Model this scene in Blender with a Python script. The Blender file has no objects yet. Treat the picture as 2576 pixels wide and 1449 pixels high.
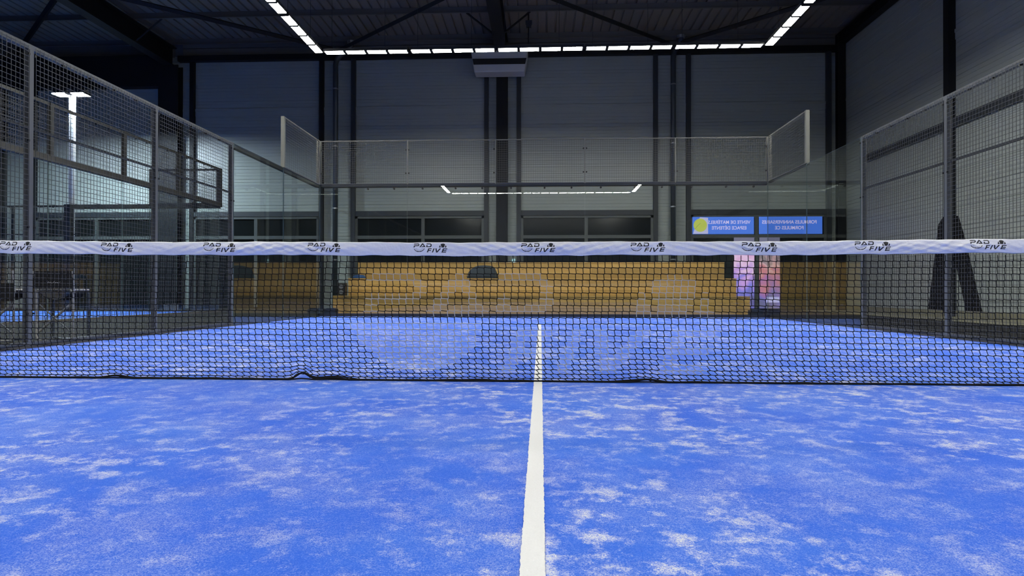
import bpy, bmesh, math, random
from mathutils import Vector, Matrix
random.seed(7)
S = bpy.context.scene
COL = S.collection
sin, cos, PI = math.sin, math.cos, math.pi

# ------------------------------------------------------------------ camera
CAMP = Vector((0.016155, -3.878709, 0.570362))
F_PX, YAW, PITCH, ROLL = 1559.68, 0.0462653, 0.00631739, 0.00143088
R0 = Vector((cos(YAW), sin(YAW), 0)); Fy = Vector((-sin(YAW), cos(YAW), 0)); Z0 = Vector((0, 0, 1))
FW = Fy * cos(PITCH) + Z0 * sin(PITCH); UP = Z0 * cos(PITCH) - Fy * sin(PITCH)
RR = R0 * cos(ROLL) + UP * sin(ROLL); UU = UP * cos(ROLL) - R0 * sin(ROLL)
cam = bpy.data.cameras.new('camera'); cam.sensor_width = 36; cam.lens = 36 * F_PX / 2576
cam.clip_start = 0.05; cam.clip_end = 200
co = bpy.data.objects.new('camera', cam); COL.objects.link(co)
M = Matrix((RR, UU, -FW)).transposed().to_4x4(); M.translation = CAMP
co.matrix_world = M; S.camera = co

# ------------------------------------------------------------------ world, exposure, light levels
w = bpy.data.worlds.new('night'); S.world = w; w.use_nodes = True
w.node_tree.nodes['Background'].inputs[0].default_value = (0.35, 0.55, 1.0, 1)
w.node_tree.nodes['Background'].inputs[1].default_value = 0.004
S.view_settings.view_transform = 'Standard'; S.view_settings.look = 'None'
S.view_settings.exposure = 0.0; S.view_settings.gamma = 1.0
S.view_settings.use_curve_mapping = False
S.cycles.max_bounces = 8; S.cycles.diffuse_bounces = 4; S.cycles.glossy_bounces = 5
S.cycles.transparent_max_bounces = 32; S.cycles.sample_clamp_indirect = 6.0
S.cycles.caustics_reflective = False; S.cycles.caustics_refractive = False
RING_POWER = 82.0        # radiance of the court's linear lights
LAMP_POWER = 1700.0       # radiance of the flood lamps of the neighbouring court
RING_COL = (1.0, 0.995, 0.92)
LAMP_COL = (0.72, 0.88, 1.0)

# ------------------------------------------------------------------ materials
def nt(name):
    m = bpy.data.materials.new(name); m.use_nodes = True
    n = m.node_tree.nodes; l = m.node_tree.links
    return m, n, l, n['Principled BSDF']
def mat(name, c, rough=0.6, metal=0.0, spec=0.5, var=0.0, scale=8.0, bump=0.0, bscale=60):
    m, n, l, b = nt(name)
    b.inputs['Base Color'].default_value = (*c, 1); b.inputs['Roughness'].default_value = rough
    b.inputs['Metallic'].default_value = metal; b.inputs['Specular IOR Level'].default_value = spec
    g = n.new('ShaderNodeNewGeometry')
    if var > 0:
        t = n.new('ShaderNodeTexNoise'); t.inputs['Scale'].default_value = scale; t.inputs['Detail'].default_value = 5
        l.new(g.outputs['Position'], t.inputs['Vector'])
        r = n.new('ShaderNodeMapRange'); r.inputs[3].default_value = 1 - var; r.inputs[4].default_value = 1 + var
        l.new(t.outputs['Fac'], r.inputs[0])
        v = n.new('ShaderNodeVectorMath'); v.operation = 'SCALE'; v.inputs[0].default_value = c
        l.new(r.outputs[0], v.inputs['Scale']); l.new(v.outputs[0], b.inputs['Base Color'])
    if bump > 0:
        t = n.new('ShaderNodeTexNoise'); t.inputs['Scale'].default_value = bscale; t.inputs['Detail'].default_value = 3
        l.new(g.outputs['Position'], t.inputs['Vector'])
        k = n.new('ShaderNodeBump'); k.inputs['Strength'].default_value = bump; k.inputs['Distance'].default_value = 0.01
        l.new(t.outputs['Fac'], k.inputs['Height']); l.new(k.outputs[0], b.inputs['Normal'])
    return m
def emis(name, c, s):
    m, n, l, b = nt(name)
    b.inputs['Base Color'].default_value = (0.04, 0.04, 0.04, 1); b.inputs['Roughness'].default_value = 0.6
    b.inputs['Emission Color'].default_value = (*c, 1); b.inputs['Emission Strength'].default_value = s
    return m
def glass_mat(name, tint, k=1.0):
    m = bpy.data.materials.new(name); m.use_nodes = True
    n = m.node_tree.nodes; l = m.node_tree.links; n.clear()
    out = n.new('ShaderNodeOutputMaterial'); mix = n.new('ShaderNodeMixShader')
    tr = n.new('ShaderNodeBsdfTransparent'); tr.inputs[0].default_value = (*tint, 1)
    gl = n.new('ShaderNodeBsdfGlossy'); gl.inputs['Roughness'].default_value = 0.0; gl.inputs[0].default_value = (0.95, 1, 0.98, 1)
    g = n.new('ShaderNodeNewGeometry')
    ior = n.new('ShaderNodeMapRange'); ior.inputs[3].default_value = 1.52; ior.inputs[4].default_value = 1 / 1.52
    l.new(g.outputs['Backfacing'], ior.inputs[0])
    fr = n.new('ShaderNodeFresnel'); l.new(ior.outputs[0], fr.inputs[0])
    mu = n.new('ShaderNodeMath'); mu.operation = 'MULTIPLY'; mu.inputs[1].default_value = k; mu.use_clamp = True
    l.new(fr.outputs[0], mu.inputs[0]); l.new(mu.outputs[0], mix.inputs[0])
    l.new(tr.outputs[0], mix.inputs[1]); l.new(gl.outputs[0], mix.inputs[2]); l.new(mix.outputs[0], out.inputs[0])
    return m
def turf_mat(name, deep, mid, sand, amount):
    m, n, l, b = nt(name)
    b.inputs['Roughness'].default_value = 0.75; b.inputs['Specular IOR Level'].default_value = 0.25
    g = n.new('ShaderNodeNewGeometry')
    def noise(scale, det=4, rough=0.55, dist=0.0, off=(0, 0, 0)):
        a = n.new('ShaderNodeVectorMath'); a.operation = 'ADD'; a.inputs[1].default_value = off
        l.new(g.outputs['Position'], a.inputs[0])
        t = n.new('ShaderNodeTexNoise'); t.inputs['Scale'].default_value = scale; t.inputs['Detail'].default_value = det
        t.inputs['Roughness'].default_value = rough; t.inputs['Distortion'].default_value = dist
        l.new(a.outputs[0], t.inputs['Vector']); return t.outputs['Fac']
    def math_(op, a, c, clamp=False):
        k = n.new('ShaderNodeMath'); k.operation = op; k.use_clamp = clamp
        for i, v in enumerate((a, c)):
            if isinstance(v, (int, float)): k.inputs[i].default_value = v
            else: l.new(v, k.inputs[i])
        return k.outputs[0]
    def rng(x, a, c, d=0.0, e=1.0, smooth=True):
        k = n.new('ShaderNodeMapRange'); k.interpolation_type = 'SMOOTHSTEP' if smooth else 'LINEAR'
        k.inputs[1].default_value = a; k.inputs[2].default_value = c; k.inputs[3].default_value = d; k.inputs[4].default_value = e
        l.new(x, k.inputs[0]); return k.outputs[0]
    big = rng(noise(0.8, 3, 0.5, 0.3), 0.36, 0.62)
    med = rng(noise(8.5, 6, 0.74, 0.1, (3, 7, 0)), 0.47, 0.68)
    haze = rng(noise(2.4, 8, 0.72, 0.1, (9, 1, 0)), 0.36, 0.68)
    fine = noise(300, 2, 0.6)
    fine2 = noise(130, 3, 0.7, 0, (5, 5, 5))
    p = math_('ADD', math_('MULTIPLY', med, math_('ADD', math_('MULTIPLY', big, 0.50), 0.22)), math_('MULTIPLY', haze, 0.15))
    p = math_('MULTIPLY', p, amount)
    grain = math_('ADD', math_('MULTIPLY', math_('SUBTRACT', fine, 0.5), 3.2), math_('MULTIPLY', math_('SUBTRACT', fine2, 0.5), 2.0))
    s = math_('ADD', p, math_('MULTIPLY', grain, math_('ADD', math_('MULTIPLY', p, 1.05), 0.17)))
    sm = rng(s, 0.02, 0.95, 0, 0.95, False)
    mix1 = n.new('ShaderNodeMix'); mix1.data_type = 'RGBA'
    mix1.inputs[6].default_value = (*deep, 1); mix1.inputs[7].default_value = (*mid, 1)
    tone = math_('ADD', rng(noise(1.6, 4, 0.6, 0.2, (2, 2, 2)), 0.3, 0.7, 0, 0.75), math_('MULTIPLY', grain, 0.55), True)
    l.new(tone, mix1.inputs[0])
    mix2 = n.new('ShaderNodeMix'); mix2.data_type = 'RGBA'
    l.new(mix1.outputs[2], mix2.inputs[6]); mix2.inputs[7].default_value = (*sand, 1)
    l.new(sm, mix2.inputs[0]); l.new(mix2.outputs[2], b.inputs['Base Color'])
    k = n.new('ShaderNodeBump'); k.inputs['Strength'].default_value = 0.5; k.inputs['Distance'].default_value = 0.004
    l.new(fine2, k.inputs['Height']); l.new(k.outputs[0], b.inputs['Normal'])
    return m
def wood_mat(name, c1, c2):
    m, n, l, b = nt(name)
    b.inputs['Roughness'].default_value = 0.5; b.inputs['Specular IOR Level'].default_value = 0.35
    g = n.new('ShaderNodeNewGeometry'); o = n.new('ShaderNodeObjectInfo')
    mp = n.new('ShaderNodeVectorMath'); mp.operation = 'MULTIPLY'; mp.inputs[1].default_value = (0.6, 9, 16)
    l.new(g.outputs['Position'], mp.inputs[0])
    ad = n.new('ShaderNodeVectorMath'); ad.operation = 'ADD'; l.new(mp.outputs[0], ad.inputs[0])
    sc = n.new('ShaderNodeMath'); sc.operation = 'MULTIPLY'; sc.inputs[1].default_value = 40; l.new(o.outputs['Random'], sc.inputs[0])
    l.new(sc.outputs[0], ad.inputs[1])
    t = n.new('ShaderNodeTexNoise'); t.inputs['Scale'].default_value = 1.4; t.inputs['Detail'].default_value = 6; t.inputs['Distortion'].default_value = 0.8
    l.new(ad.outputs[0], t.inputs['Vector'])
    kn = n.new('ShaderNodeTexVoronoi'); kn.inputs['Scale'].default_value = 3.1
    mp2 = n.new('ShaderNodeVectorMath'); mp2.operation = 'MULTIPLY'; mp2.inputs[1].default_value = (0.8, 1, 2.4); l.new(g.outputs['Position'], mp2.inputs[0])
    l.new(mp2.outputs[0], kn.inputs['Vector'])
    kr = n.new('ShaderNodeMapRange'); kr.inputs[1].default_value = 0.03; kr.inputs[2].default_value = 0.09; kr.inputs[3].default_value = 0.35; kr.inputs[4].default_value = 1
    l.new(kn.outputs['Distance'], kr.inputs[0])
    mx = n.new('ShaderNodeMix'); mx.data_type = 'RGBA'; mx.inputs[6].default_value = (*c1, 1); mx.inputs[7].default_value = (*c2, 1)
    l.new(t.outputs['Fac'], mx.inputs[0])
    rr = n.new('ShaderNodeMapRange'); rr.inputs[3].default_value = 0.72; rr.inputs[4].default_value = 1.2; l.new(o.outputs['Random'], rr.inputs[0])
    mm = n.new('ShaderNodeMath'); mm.operation = 'MULTIPLY'; l.new(rr.outputs[0], mm.inputs[0]); l.new(kr.outputs[0], mm.inputs[1])
    v = n.new('ShaderNodeVectorMath'); v.operation = 'SCALE'; l.new(mx.outputs[2], v.inputs[0]); l.new(mm.outputs[0], v.inputs['Scale'])
    l.new(v.outputs[0], b.inputs['Base Color'])
    return m
def poster_mat(name, ramp, seed, strength):
    m, n, l, b = nt(name)
    g = n.new('ShaderNodeNewGeometry')
    sp = n.new('ShaderNodeSeparateXYZ'); l.new(g.outputs['Position'], sp.inputs[0])
    t = n.new('ShaderNodeTexNoise'); t.inputs['Scale'].default_value = 1.7; t.inputs['Detail'].default_value = 2; t.inputs['Distortion'].default_value = 1.6
    a = n.new('ShaderNodeVectorMath'); a.operation = 'ADD'; a.inputs[1].default_value = (seed, seed, seed); l.new(g.outputs['Position'], a.inputs[0])
    l.new(a.outputs[0], t.inputs['Vector'])
    h = n.new('ShaderNodeMapRange'); h.inputs[1].default_value = 0.0; h.inputs[2].default_value = 2.35; l.new(sp.outputs[2], h.inputs[0])
    m1 = n.new('ShaderNodeMath'); m1.operation = 'MULTIPLY_ADD'; m1.inputs[1].default_value = 0.9; m1.inputs[2].default_value = -0.45; l.new(t.outputs['Fac'], m1.inputs[0])
    m2 = n.new('ShaderNodeMath'); m2.operation = 'ADD'; l.new(m1.outputs[0], m2.inputs[0]); l.new(h.outputs[0], m2.inputs[1])
    r = n.new('ShaderNodeValToRGB'); l.new(m2.outputs[0], r.inputs[0]); cr = r.color_ramp
    while len(cr.elements) < len(ramp): cr.elements.new(0.5)
    for e, (p, c) in zip(cr.elements, ramp): e.position = p; e.color = (*c, 1)
    b.inputs['Base Color'].default_value = (0.1, 0.1, 0.1, 1)
    l.new(r.outputs[0], b.inputs['Emission Color']); b.inputs['Emission Strength'].default_value = strength
    return m

MT = dict(
    turf=turf_mat('blue_turf', (0.018, 0.130, 0.80), (0.055, 0.205, 0.88), (0.90, 0.90, 0.92), 1.0),
    turf2=turf_mat('neighbour_turf', (0.015, 0.12, 0.60), (0.03, 0.17, 0.70), (0.6, 0.6, 0.6), 0.3),
    line=mat('white_line_turf', (0.90, 0.90, 0.91), 0.8, var=0.03, scale=200, bump=0.3, bscale=200),
    concrete=mat('dark_concrete', (0.022, 0.021, 0.016), 0.8, spec=0.12, var=0.25, scale=3),
    pale=mat('pale_concrete', (0.22, 0.21, 0.14), 0.8, var=0.1, scale=4),
    kerb=mat('kerb_concrete', (0.13, 0.125, 0.11), 0.8, var=0.15, scale=10),
    rubber=mat('black_rubber', (0.012, 0.012, 0.012), 0.9, spec=0.2),
    clad=mat('light_grey_cladding', (0.35, 0.385, 0.365), 0.38, spec=0.5, var=0.03, scale=2),
    clad_dark=mat('blue_grey_flashing', (0.15, 0.14, 0.125), 0.5),
    deck=mat('galvanised_roof_deck', (0.23, 0.21, 0.18), 0.5, var=0.05, scale=2),
    steel=mat('anthracite_steel', (0.009, 0.010, 0.013), 0.55, spec=0.3),
    steel2=mat('anthracite_trim', (0.028, 0.034, 0.042), 0.5),
    alu=mat('grey_door_frame', (0.085, 0.095, 0.095), 0.45),
    pane=mat('dark_night_glass', (0.010, 0.012, 0.013), 0.12, spec=0.28),
    cage=mat('grey_cage_steel', (0.19, 0.19, 0.168), 0.45),
    cage_light=mat('pale_cage_post', (0.20, 0.20, 0.17), 0.5),
    cage_wire=mat('galvanised_wire', (0.12, 0.12, 0.11), 0.45),
    cage_dark=mat('dark_cage_steel', (0.05, 0.05, 0.045), 0.5),
    bolt=mat('black_bolt', (0.01, 0.01, 0.01), 0.4),
    glass=glass_mat('court_glass', (0.955, 0.975, 0.965), 1.0),
    edge=mat('glass_edge', (0.22, 0.30, 0.27), 0.3),
    net=mat('black_net_cord', (0.006, 0.006, 0.007), 0.8, spec=0.2),
    netw=mat('painted_net_cord', (0.46, 0.46, 0.47), 0.8, spec=0.2),
    tape=mat('white_tape', (0.80, 0.80, 0.86), 0.45, spec=0.4, bump=0.35, bscale=28),
    ink=mat('black_ink', (0.006, 0.006, 0.008), 0.6),
    tube=emis('light_tube', RING_COL, RING_POWER),
    house=mat('light_housing', (0.03, 0.03, 0.03), 0.6, spec=0.2),
    lamp=emis('flood_lamp', LAMP_COL, LAMP_POWER),
    pole=mat('white_pole', (0.75, 0.75, 0.75), 0.4),
    wood=wood_mat('pine_boards', (0.45, 0.265, 0.07), (0.60, 0.40, 0.14)),
    bag=mat('slate_fabric', (0.030, 0.040, 0.050), 0.9, bump=0.4, bscale=40),
    bluefab=mat('blue_fabric', (0.02, 0.07, 0.20), 0.9),
    black=mat('black_plastic', (0.012, 0.012, 0.013), 0.5, var=0.5, scale=60),
    fabric=mat('black_canvas', (0.010, 0.010, 0.011), 0.9),
    chrome=mat('silver_tube', (0.42, 0.42, 0.42), 0.35, metal=0.1),
    white=mat('white_plastic', (0.55, 0.56, 0.58), 0.4),
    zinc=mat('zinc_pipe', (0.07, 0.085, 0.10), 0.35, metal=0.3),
    zinc2=mat('bright_zinc', (0.35, 0.37, 0.4), 0.3, metal=0.7),
    letter=mat('black_panel', (0.008, 0.008, 0.009), 0.7, spec=0.2),
    box=mat('dark_box', (0.018, 0.022, 0.030), 0.5),
    plaster=mat('dark_wall', (0.10, 0.12, 0.15), 0.7),
    signblue=emis('blue_sign_light', (0.055, 0.17, 0.72), 1.0),
    signpale=emis('pale_sign_light', (0.55, 0.55, 0.85), 0.8),
    signtext=emis('sign_letter_light', (0.62, 0.54, 0.86), 1.0),
    signball=emis('sign_ball_light', (0.55, 0.62, 0.10), 0.8),
    signline=emis('sign_ball_seam', (0.25, 0.36, 0.10), 0.7),
    switch=emis('small_display', (0.45, 0.75, 0.85), 0.8),
    ptop=emis('poster_head', (0.22, 0.21, 0.34), 0.7),
    plabel=emis('poster_label', (0.55, 0.55, 1.0), 0.9),
)
MT['poster1'] = poster_mat('poster_pink', [(0.0, (0.10, 0.09, 0.30)), (0.25, (0.20, 0.19, 0.75)), (0.45, (0.55, 0.30, 0.75)), (0.62, (0.80, 0.55, 0.80)), (0.8, (0.75, 0.38, 0.68)), (1.0, (0.8, 0.6, 0.8))], 3.1, 0.95)
MT['poster2'] = poster_mat('poster_rose', [(0.0, (0.12, 0.12, 0.25)), (0.22, (0.16, 0.14, 0.55)), (0.38, (0.45, 0.16, 0.40)), (0.52, (0.60, 0.20, 0.22)), (0.66, (0.75, 0.45, 0.50)), (0.8, (0.18, 0.15, 0.18)), (0.93, (0.60, 0.35, 0.30))], 8.4, 0.85)

# ------------------------------------------------------------------ mesh builder
class MB:
    def __init__(s): s.v = []; s.f = []; s.m = []
    def add(s, vs, fs, mi=0):
        b = len(s.v); s.v += [tuple(v) for v in vs]
        for f in fs: s.f.append(tuple(i + b for i in f)); s.m.append(mi)
        return s
    def box(s, x0, x1, y0, y1, z0, z1, mi=0, top=None):
        x0, x1 = sorted((x0, x1)); y0, y1 = sorted((y0, y1)); z0, z1 = sorted((z0, z1))
        vs = [(x0, y0, z0), (x1, y0, z0), (x1, y1, z0), (x0, y1, z0), (x0, y0, z1), (x1, y0, z1), (x1, y1, z1), (x0, y1, z1)]
        fs = [(3, 2, 1, 0), (4, 5, 6, 7), (0, 1, 5, 4), (1, 2, 6, 5), (2, 3, 7, 6), (3, 0, 4, 7)]
        return s.add(vs, fs, mi)
    def tube(s, pts, r, n=8, mi=0, closed=False, cap=True):
        pts = [Vector(p) for p in pts]; N = len(pts); rings = []; prev = None
        for i, p in enumerate(pts):
            a = pts[(i - 1) % N] if (i or closed) else p; c = pts[(i + 1) % N] if (i < N - 1 or closed) else p
            t = (c - a).normalized()
            if prev is None:
                u = t.orthogonal().normalized()
            else:
                u = (prev - t * prev.dot(t)); u = u.normalized() if u.length > 1e-6 else t.orthogonal().normalized()
            prev = u; q = t.cross(u)
            rr = r[i] if isinstance(r, (list, tuple)) else r
            rings.append([p + (u * cos(2 * PI * k / n + PI / n) + q * sin(2 * PI * k / n + PI / n)) * rr for k in range(n)])
        vs = [v for rg in rings for v in rg]; fs = []
        for i in range(N if closed else N - 1):
            j = (i + 1) % N
            for k in range(n): fs.append((i * n + k, i * n + (k + 1) % n, j * n + (k + 1) % n, j * n + k))
        if cap and not closed: fs.append(tuple(range(n))[::-1]); fs.append(tuple((N - 1) * n + k for k in range(n)))
        return s.add(vs, fs, mi)
    def prism(s, poly, fn, d0, d1, mi=0):
        """poly 2D -> fn(a, b, d) gives xyz"""
        n = len(poly); vs = [fn(a, b, d0) for a, b in poly] + [fn(a, b, d1) for a, b in poly]
        fs = [tuple(range(n))[::-1], tuple(range(n, 2 * n))] + [(i, (i + 1) % n, n + (i + 1) % n, n + i) for i in range(n)]
        return s.add(vs, fs, mi)
    def build(s, name, mats, parent=None, origin=None, smooth=False, bevel=0.0):
        if not isinstance(mats, (list, tuple)): mats = [mats]
        if origin is None: origin = world_origin(parent) if parent else Vector((0, 0, 0))
        origin = Vector(origin)
        me = bpy.data.meshes.new(name)
        me.from_pydata([tuple(Vector(v) - origin) for v in s.v], [], s.f)
        for m_ in mats: me.materials.append(MT[m_] if isinstance(m_, str) else m_)
        me.polygons.foreach_set('material_index', s.m)
        if smooth: me.polygons.foreach_set('use_smooth', [True] * len(s.f))
        me.update()
        bm = bmesh.new(); bm.from_mesh(me); bmesh.ops.recalc_face_normals(bm, faces=bm.faces); bm.to_mesh(me); bm.free()
        o = bpy.data.objects.new(name, me); COL.objects.link(o)
        if parent:
            o.parent = parent; o.location = origin - world_origin(parent)
        else: o.location = origin
        if bevel:
            b = o.modifiers.new('bevel', 'BEVEL'); b.width = bevel; b.segments = 2; b.limit_method = 'ANGLE'
        return o
def world_origin(o):
    v = Vector((0, 0, 0))
    while o: v += o.location; o = o.parent
    return v
def tag(o, label=None, cat=None, group=None, kind=None):
    if label: o['label'] = label
    if cat: o['category'] = cat
    if group: o['group'] = group
    if kind: o['kind'] = kind
    return o
def thing(name, label, cat, loc=(0, 0, 0), group=None, kind=None):
    o = bpy.data.objects.new(name, None); COL.objects.link(o); o.location = loc; o.empty_display_size = 0.2
    return tag(o, label, cat, group, kind)
def piece(src, name, parent, loc):
    """another object sharing src's mesh; loc in the parent's frame"""
    o = bpy.data.objects.new(name, src.data); COL.objects.link(o); o.parent = parent; o.location = loc; return o
def copy_tree(o, parent=None):
    c = o.copy(); COL.objects.link(c); c.parent = parent
    for ch in list(o.children): copy_tree(ch, c)
    return c

# ================================================================== SETTING
WB, XR, XL, YN, ZC = 16.6, 9.79, -30.0, -14.5, 9.05
tag(MB().box(XL, XR, YN, WB, -0.2, 0).build('floor', 'concrete'), 'dark grey concrete hall floor around the blue courts', 'floor', kind='structure')
t = tag(MB().box(-5.0, 5.0, -10.0, 10.0, 0, 0.010).build('artificial_turf', 'turf'), 'bright blue artificial turf of the near court with pale sand patches', 'court floor', kind='structure')
def fuzzy_line(x0, x1, y0, y1, name):
    mb = MB(); L = y1 - y0; n = int(L / 0.0035) if L < 18 else 3400
    vs = []
    dl = dr = 0
    for i in range(n + 1):
        y = y0 + L * i / n
        dl = dl * 0.75 + random.gauss(0, 0.0005); dr = dr * 0.75 + random.gauss(0, 0.0005)
        vs += [(x0 + dl, y, 0.0125), (x1 + dr, y, 0.0125)]
    mb.add(vs, [(2 * i, 2 * i + 1, 2 * i + 3, 2 * i + 2) for i in range(n)])
    return mb.build(name, 'line', t, origin=(0, 0, 0))
tag(fuzzy_line(-0.026, 0.026, -6.95, 6.95, 'centre_line'), 'white centre line running under the net')
for y in (-6.95, 6.95):
    MB().box(-5, 5, y - 0.025, y + 0.025, 0.010, 0.0122).build('service_line', 'line', t)
tag(MB().box(-28.95, -8.95, 3.0, 13.0, 0, 0.010).build('artificial_turf', 'turf2'), 'blue turf of the neighbouring court beyond the left fence', 'court floor', kind='structure')
tag(MB().box(5.42, 8.05, -4, 16.2, 0, 0.012).build('rubber_mat', 'rubber'), 'black rubber walkway matting between the right fence and the wall', 'mat', kind='structure')

tag(MB().box(8.05, XR - 0.06, -4, 16.2, 0, 0.008).build('floor_strip', 'pale'), 'pale concrete floor strip along the right wall', 'floor strip', kind='structure')
# --- walls with ribbed cladding trays
wb = tag(MB().box(XL, XR + 0.2, WB, WB + 0.2, 0, ZC).build('wall_back', 'plaster', origin=(0, WB, 0)), 'grey ribbed metal back wall of the hall', 'wall', kind='structure')
wr = tag(MB().box(XR, XR + 0.2, YN, WB, 0, ZC).build('wall_right', 'plaster', origin=(XR, 0, 0)), 'grey ribbed metal right wall of the hall', 'wall', kind='structure')
tag(MB().box(XL - 0.2, XL, YN, WB, 0, ZC).build('wall_left', 'plaster'), 'dark side wall beyond the neighbouring court', 'wall', kind='structure')
tag(MB().box(XL, XR, YN - 0.2, YN, 0, ZC).build('wall_front', 'plaster'), 'dark wall behind the near end of the court', 'wall', kind='structure')
H = 0.44
PROF = [(0.002, 0.0), (0.002, 0.030), (0.099, 0.030), (0.104, 0.020), (0.116, 0.020), (0.121, 0.030), (0.208, 0.030), (0.214, 0.014), (0.225, 0.014), (0.229, 0.030),
        (0.326, 0.030), (0.330, 0.024), (0.338, 0.024), (0.342, 0.030), (H - 0.002, 0.030), (H - 0.002, 0.0)]
_tray = {}
def tray(parent, length, loc, along, h=H):
    key = (round(length, 3), along, round(h, 3))
    if key not in _tray:
        pr = [(z, d) for z, d in PROF if z < h - 0.012] + [(h - 0.002, 0.030), (h - 0.002, 0.0)] if h < H else PROF
        if along == 'x': fn = lambda z, d, s: (s, -d, z)
        else: fn = lambda z, d, s: (-d, s, z)
        o = MB().prism(pr, fn, 0.003, length - 0.003).build('cladding_tray', 'clad', parent, origin=(0, 0, 0)); _tray[key] = o
    else: o = piece(_tray[key], 'cladding_tray', parent, (0, 0, 0))
    o.location = loc
    return o
GX = [-28.9, -23.36, -17.82, -12.29, -6.77, -1.25, 4.28, XR]
ZL = 3.25
for i in range(len(GX) - 1):
    for r in range(12):
        z = ZL + r * H
        if z > 8.3: break
        tray(wb, GX[i + 1] - GX[i], (GX[i], 0, z), 'x')
PIERS = [(-18.36, -17.28), (-12.83, -11.74), (-7.31, -6.23), (-1.78, -0.71), (3.75, 4.81), (9.27, XR)]
for a, b_ in PIERS:
    for r in range(8):
        z = r * H; tray(wb, b_ - a, (a, 0, z), 'x', H if z + H <= ZL else ZL - z)
for (a, b_) in [(16.6, 11.39), (11.39, 6.1), (6.1, 0.8), (0.8, -4.5), (-4.5, -9.5), (-9.5, YN)]:
    for r in range(20): tray(wr, a - b_, (0, b_, 0.15 + r * H), 'y')
MB().box(XR - 0.06, XR, YN, WB, 0, 0.15).build('skirting', 'pale', wr)
# upper band of the back wall and girts
MB().box(-12.1, XR, WB - 0.05, WB, 8.5, 8.78).box(-12.1, XR, WB - 0.07, WB, 8.80, ZC).build('fascia_panel', 'clad_dark', wb)
MB().box(XL, -12.4, WB - 0.06, WB, 8.5, ZC).build('fascia_panel', 'clad_dark', wb)
MB().box(-12.1, XR, WB - 0.06, WB - 0.03, 6.66, 6.74).box(-12.1, XR, WB - 0.045, WB - 0.03, 6.50, 6.66).build('girt', 'clad', wb)
MB().box(XR - 0.06, XR - 0.03, YN, WB - 0.1, 6.68, 6.76).box(XR - 0.045, XR - 0.03, YN, WB - 0.1, 6.52, 6.68).build('girt', 'clad', wr)
MB().box(XR - 0.14, XR - 0.03, YN, 15.3, 4.46, 4.66).build('girt', 'steel2', wr)

# --- ceiling: trapezoidal roof sheets, purlins, roof beams
ce = tag(MB().box(XL, XR, YN, WB, ZC + 0.1, ZC + 0.25).build('ceiling', 'plaster', origin=(0, 0, ZC)), 'dark trapezoidal metal roof deck of the hall', 'ceiling', kind='structure')
pr = []
P_ = 0.29
for k in range(4):
    x = k * P_
    pr += [(x, 0.0), (x + 0.225, 0.0), (x + 0.238, 0.05), (x + 0.275, 0.05)]
pr += [(4 * P_, 0.0)]
first = None; x = XR - 4 * P_
while x > XL:
    if first is None:
        mb = MB(); n = len(pr); vs = [(a, YN, c) for a, c in pr] + [(a, WB, c) for a, c in pr]
        mb.add(vs, [(i, i + 1, n + i + 1, n + i) for i in range(n - 1)])
        first = mb.build('roof_sheet', 'deck', ce, origin=(0, 0, 0)); o = first
        sm = first.modifiers.new('s', 'SOLIDIFY'); sm.thickness = 0.002
    else:
        o = piece(first, 'roof_sheet', ce, (0, 0, 0))
    o.location = (x, 0, 0.0); x -= 4 * P_
for i, y in enumerate((16.36, 14.42, 12.38, 10.3, 8.2, 6.1, 4.0, 1.9)):
    mb = MB().box(XL, XR, y - 0.004, y + 0.004, 8.86, ZC - 0.005).box(XL, XR, y - 0.07, y, 8.852, 8.86).box(XL, XR, y, y + 0.07, ZC - 0.008, ZC - 0.003)
    o = mb.build('purlin', 'clad_dark', ce)
def i_beam_y(mb, xc, w, z0, z1, y0, y1, tf=0.03, tw=0.02):
    mb.box(xc - w / 2, xc + w / 2, y0, y1, z0, z0 + tf); mb.box(xc - w / 2, xc + w / 2, y0, y1, z1 - tf, z1); mb.box(xc - tw / 2, xc + tw / 2, y0, y1, z0 + tf, z1 - tf)
    return mb
def i_col(mb, xc, yc, w, d, z0, z1, tf=0.03):
    mb.box(xc - w / 2, xc + w / 2, yc - d / 2, yc - d / 2 + tf, z0, z1); mb.box(xc - w / 2, xc + w / 2, yc + d / 2 - tf, yc + d / 2, z0, z1); mb.box(xc - 0.012, xc + 0.012, yc - d / 2 + tf, yc + d / 2 - tf, z0, z1)
    return mb
def roof_beam(xc, w, z0, z1, label):
    tag(i_beam_y(MB(), xc, w, z0, z1, YN, WB - 0.1).build('roof_beam', 'steel', origin=(xc, 0, z0)), label, 'roof beam', kind='structure')
roof_beam(-12.45, 0.32, 8.15, 8.80, 'deep black steel roof beam crossing above the left fence')
roof_beam(-1.25, 0.36, 8.22, 8.84, 'black steel roof beam above the white heater unit')
roof_beam(9.60, 0.24, 8.50, 8.84, 'black steel roof beam along the top of the right wall')
roof_beam(-23.36, 0.32, 8.15, 8.80, 'black steel roof beam far over the neighbouring court')
def col(xc, yc, w, d, z1, label, box=False):
    mb = MB()
    if box: mb.box(xc - w / 2, xc + w / 2, yc - d / 2, yc + d / 2, 0, z1)
    else: i_col(mb, xc, yc, w, d, 0, z1)
    return tag(mb.build('steel_column', 'steel', origin=(xc, yc, 0)), label, 'column', kind='structure')
c = col(-12.42, 16.40, 0.64, 0.30, 8.15, 'wide black steel column under the left roof beam')
col(-1.25, 16.33, 0.36, 0.34, 8.22, 'dark steel column on the back wall below the white heater unit')
col(9.62, 16.44, 0.24, 0.20, 8.84, 'black steel column in the right back corner')
cr_ = col(9.675, 11.225, 0.17, 0.19, 8.5, 'tall black column on the right wall', True)
col(9.675, 6.1, 0.17, 0.19, 8.5, 'black column on the right wall nearer the net', True)
col(-23.36, 16.17, 0.4, 0.6, 8.15, 'black steel column at the far left of the back wall')
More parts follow.
